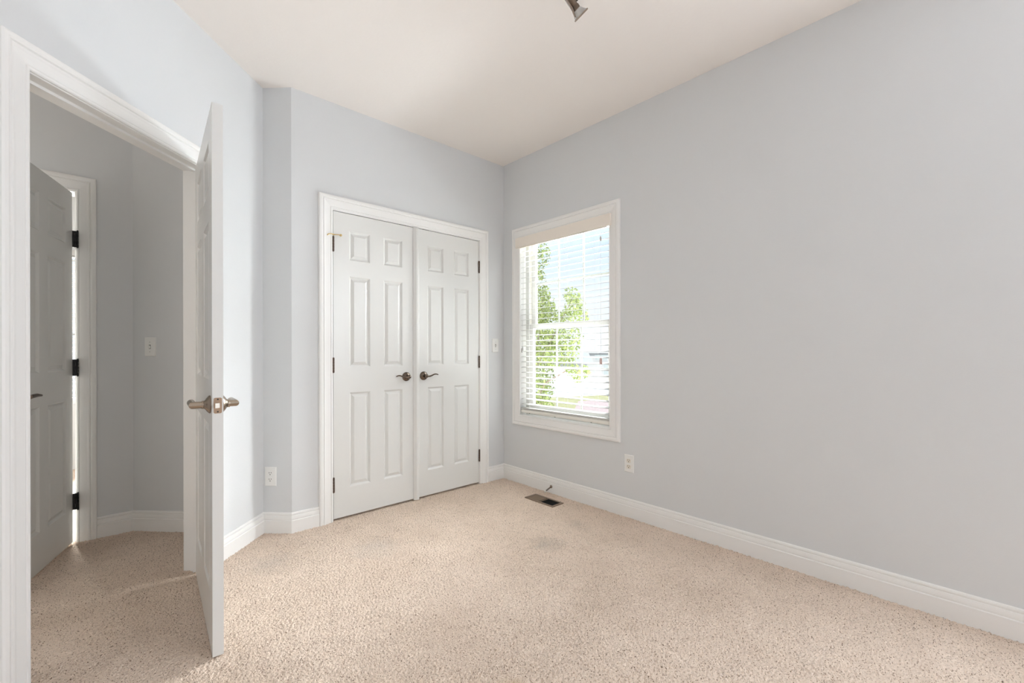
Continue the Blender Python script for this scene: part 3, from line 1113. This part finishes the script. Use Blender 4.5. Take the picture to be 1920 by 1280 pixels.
# garage wing in front
MB().box(-7.2, .4, -4.2, -.01, -.1, 2.75).build('garage_wall', 'siding_trim', hs)
MB().add([(-7.7, -4.7, 2.72), (.9, -4.7, 2.72), (.9, 0, 3.75), (-7.7, 0, 3.75)], [(0, 1, 2, 3)]).add(
    [(-7.7, -4.7, 2.60), (.9, -4.7, 2.60), (.9, 0, 3.63), (-7.7, 0, 3.63)], [(3, 2, 1, 0)]).add(
    [(-7.7, -4.7, 2.60), (.9, -4.7, 2.60), (.9, -4.7, 2.72), (-7.7, -4.7, 2.72)], [(0, 1, 2, 3)]).build('garage_roof', 'roof_shingle', hs)
gd = MB().box(-6.6, -.3, -4.26, -4.21, 0, 2.25)
gd.build('garage_door', 'garage_white', hs)
for x in (3.2, 6.2):
    wn = MB().box(x - .65, x + .65, -.06, -.01, 1.0, 2.4).build('house_window', 'siding_trim', hs)
    MB().box(x - .55, x + .55, -.08, -.065, 1.1, 2.4).build('pane', 'house_glass', wn)
for x in (2.4,):
    wn = MB().box(x - .8, x + .8, -.06, -.01, 2.7, 3.5).build('house_window', 'siding_trim', hs)
    MB().box(x - .7, x + .7, -.08, -.065, 2.8, 3.4).build('pane', 'house_glass', wn)

mb_ = struct('ground_bed', MB().prism([(19.5, 12.0), (26.5, 17.0), (24.0, 18.5), (18.0, 14.2)], G, G + .06), 'mulch', 'reddish planting bed beside the pale drive', 'planting bed')


def leaf_cloud(centres, n, size, seed):
    rnd = random.Random(seed)
    m = MB()
    tot = sum(c[3] ** 2 for c in centres)
    for cx, cy, cz, rr in centres:
        for _ in range(int(n * rr * rr / tot)):
            while True:
                p = Vector((rnd.uniform(-1, 1), rnd.uniform(-1, 1), rnd.uniform(-1, 1)))
                if p.length <= 1:
                    break
            c = Vector((cx, cy, cz)) + p * rr
            q = Matrix.Rotation(rnd.uniform(0, 6.28), 4, 'Z') @ Matrix.Rotation(rnd.uniform(.2, 2.2), 4, 'X') @ Matrix.Rotation(rnd.uniform(0, 6.28), 4, 'Z')
            s = size * rnd.uniform(.7, 1.3)
            v = [(0, -s, 0), (s * .45, -.25 * s, .10 * s), (s * .30, .5 * s, .06 * s), (0, s, -.05 * s), (-s * .30, .5 * s, .06 * s), (-s * .45, -.25 * s, .10 * s), (0, .1 * s, -.06 * s)]
            m.add([c + q.to_3x3() @ Vector(k) for k in v], [(0, 1, 6), (1, 2, 6), (2, 3, 6), (3, 4, 6), (4, 5, 6), (5, 0, 6)])
    return m


TX, TY = 3.0, 2.75
tr = thing('leafy_tree', 'young leafy green tree just outside the window', 'tree', (TX, TY, G))
CL = [(3.0, 2.42, 2.08, .19), (2.95, 2.30, 1.88, .22), (3.05, 2.24, 1.68, .22), (3.0, 2.50, 1.62, .25), (3.0, 2.07, 1.70, .09),
      (3.0, 1.72, 2.00, .15), (3.0, 1.66, 1.82, .18), (3.05, 1.62, 1.66, .18), (3.0, 1.86, 1.66, .14), (3.0, 2.45, 2.45, .07),
      (2.95, 2.40, 1.30, .26), (3.0, 2.10, 1.34, .24), (3.05, 1.82, 1.32, .24), (3.0, 2.35, 1.02, .22), (2.95, 2.02, 1.02, .22), (3.0, 1.78, 1.04, .17),
      (3.0, 1.72, .80, .12), (3.0, 1.52, .77, .12), (3.0, 1.38, .75, .07), (3.0, 1.60, .67, .08),
      (3.0, 2.40, .62, .16), (3.0, 2.38, .40, .20), (3.0, 2.38, .12, .22), (3.0, 2.28, -.10, .20), (3.1, 2.6, -.2, .3),
      (3.1, 3.0, 2.3, .5), (3.1, 3.1, 1.5, .6), (3.2, 3.0, .6, .6), (3.3, 2.9, 2.9, .35)]
leaf_cloud([(a - TX, b - TY, c - G, d) for a, b, c, d in CL], 11500, .029, 5).build('foliage', 'tree_leaf', tr)
MB().tube([(0, 0, -.1), (.02, -.03, 1.4), (.0, -.05, 2.6), (.03, -.12, 3.9), (.0, -.25, 4.9)], [.085, .075, .06, .04, .012], n=10).build('trunk', 'bark', tr, smooth=60)
for pts in ([(.0, -.05, 2.7), (-.02, -.45, 3.35), (0, -1.0, 3.62), (0, -1.35, 3.55)], [(.02, -.1, 3.5), (.0, -.6, 4.1), (0, -1.05, 4.75)],
            [(.0, -.04, 2.3), (0, -.3, 2.8), (0, -.42, 3.2)], [(.03, -.1, 3.7), (0, -.35, 4.3), (0, -.4, 4.9)]):
    MB().tube(pts, [.022, .016, .010, .004][:len(pts)] if len(pts) > 3 else [.02, .013, .004], n=7).build('branch', 'bark', tr, smooth=60)
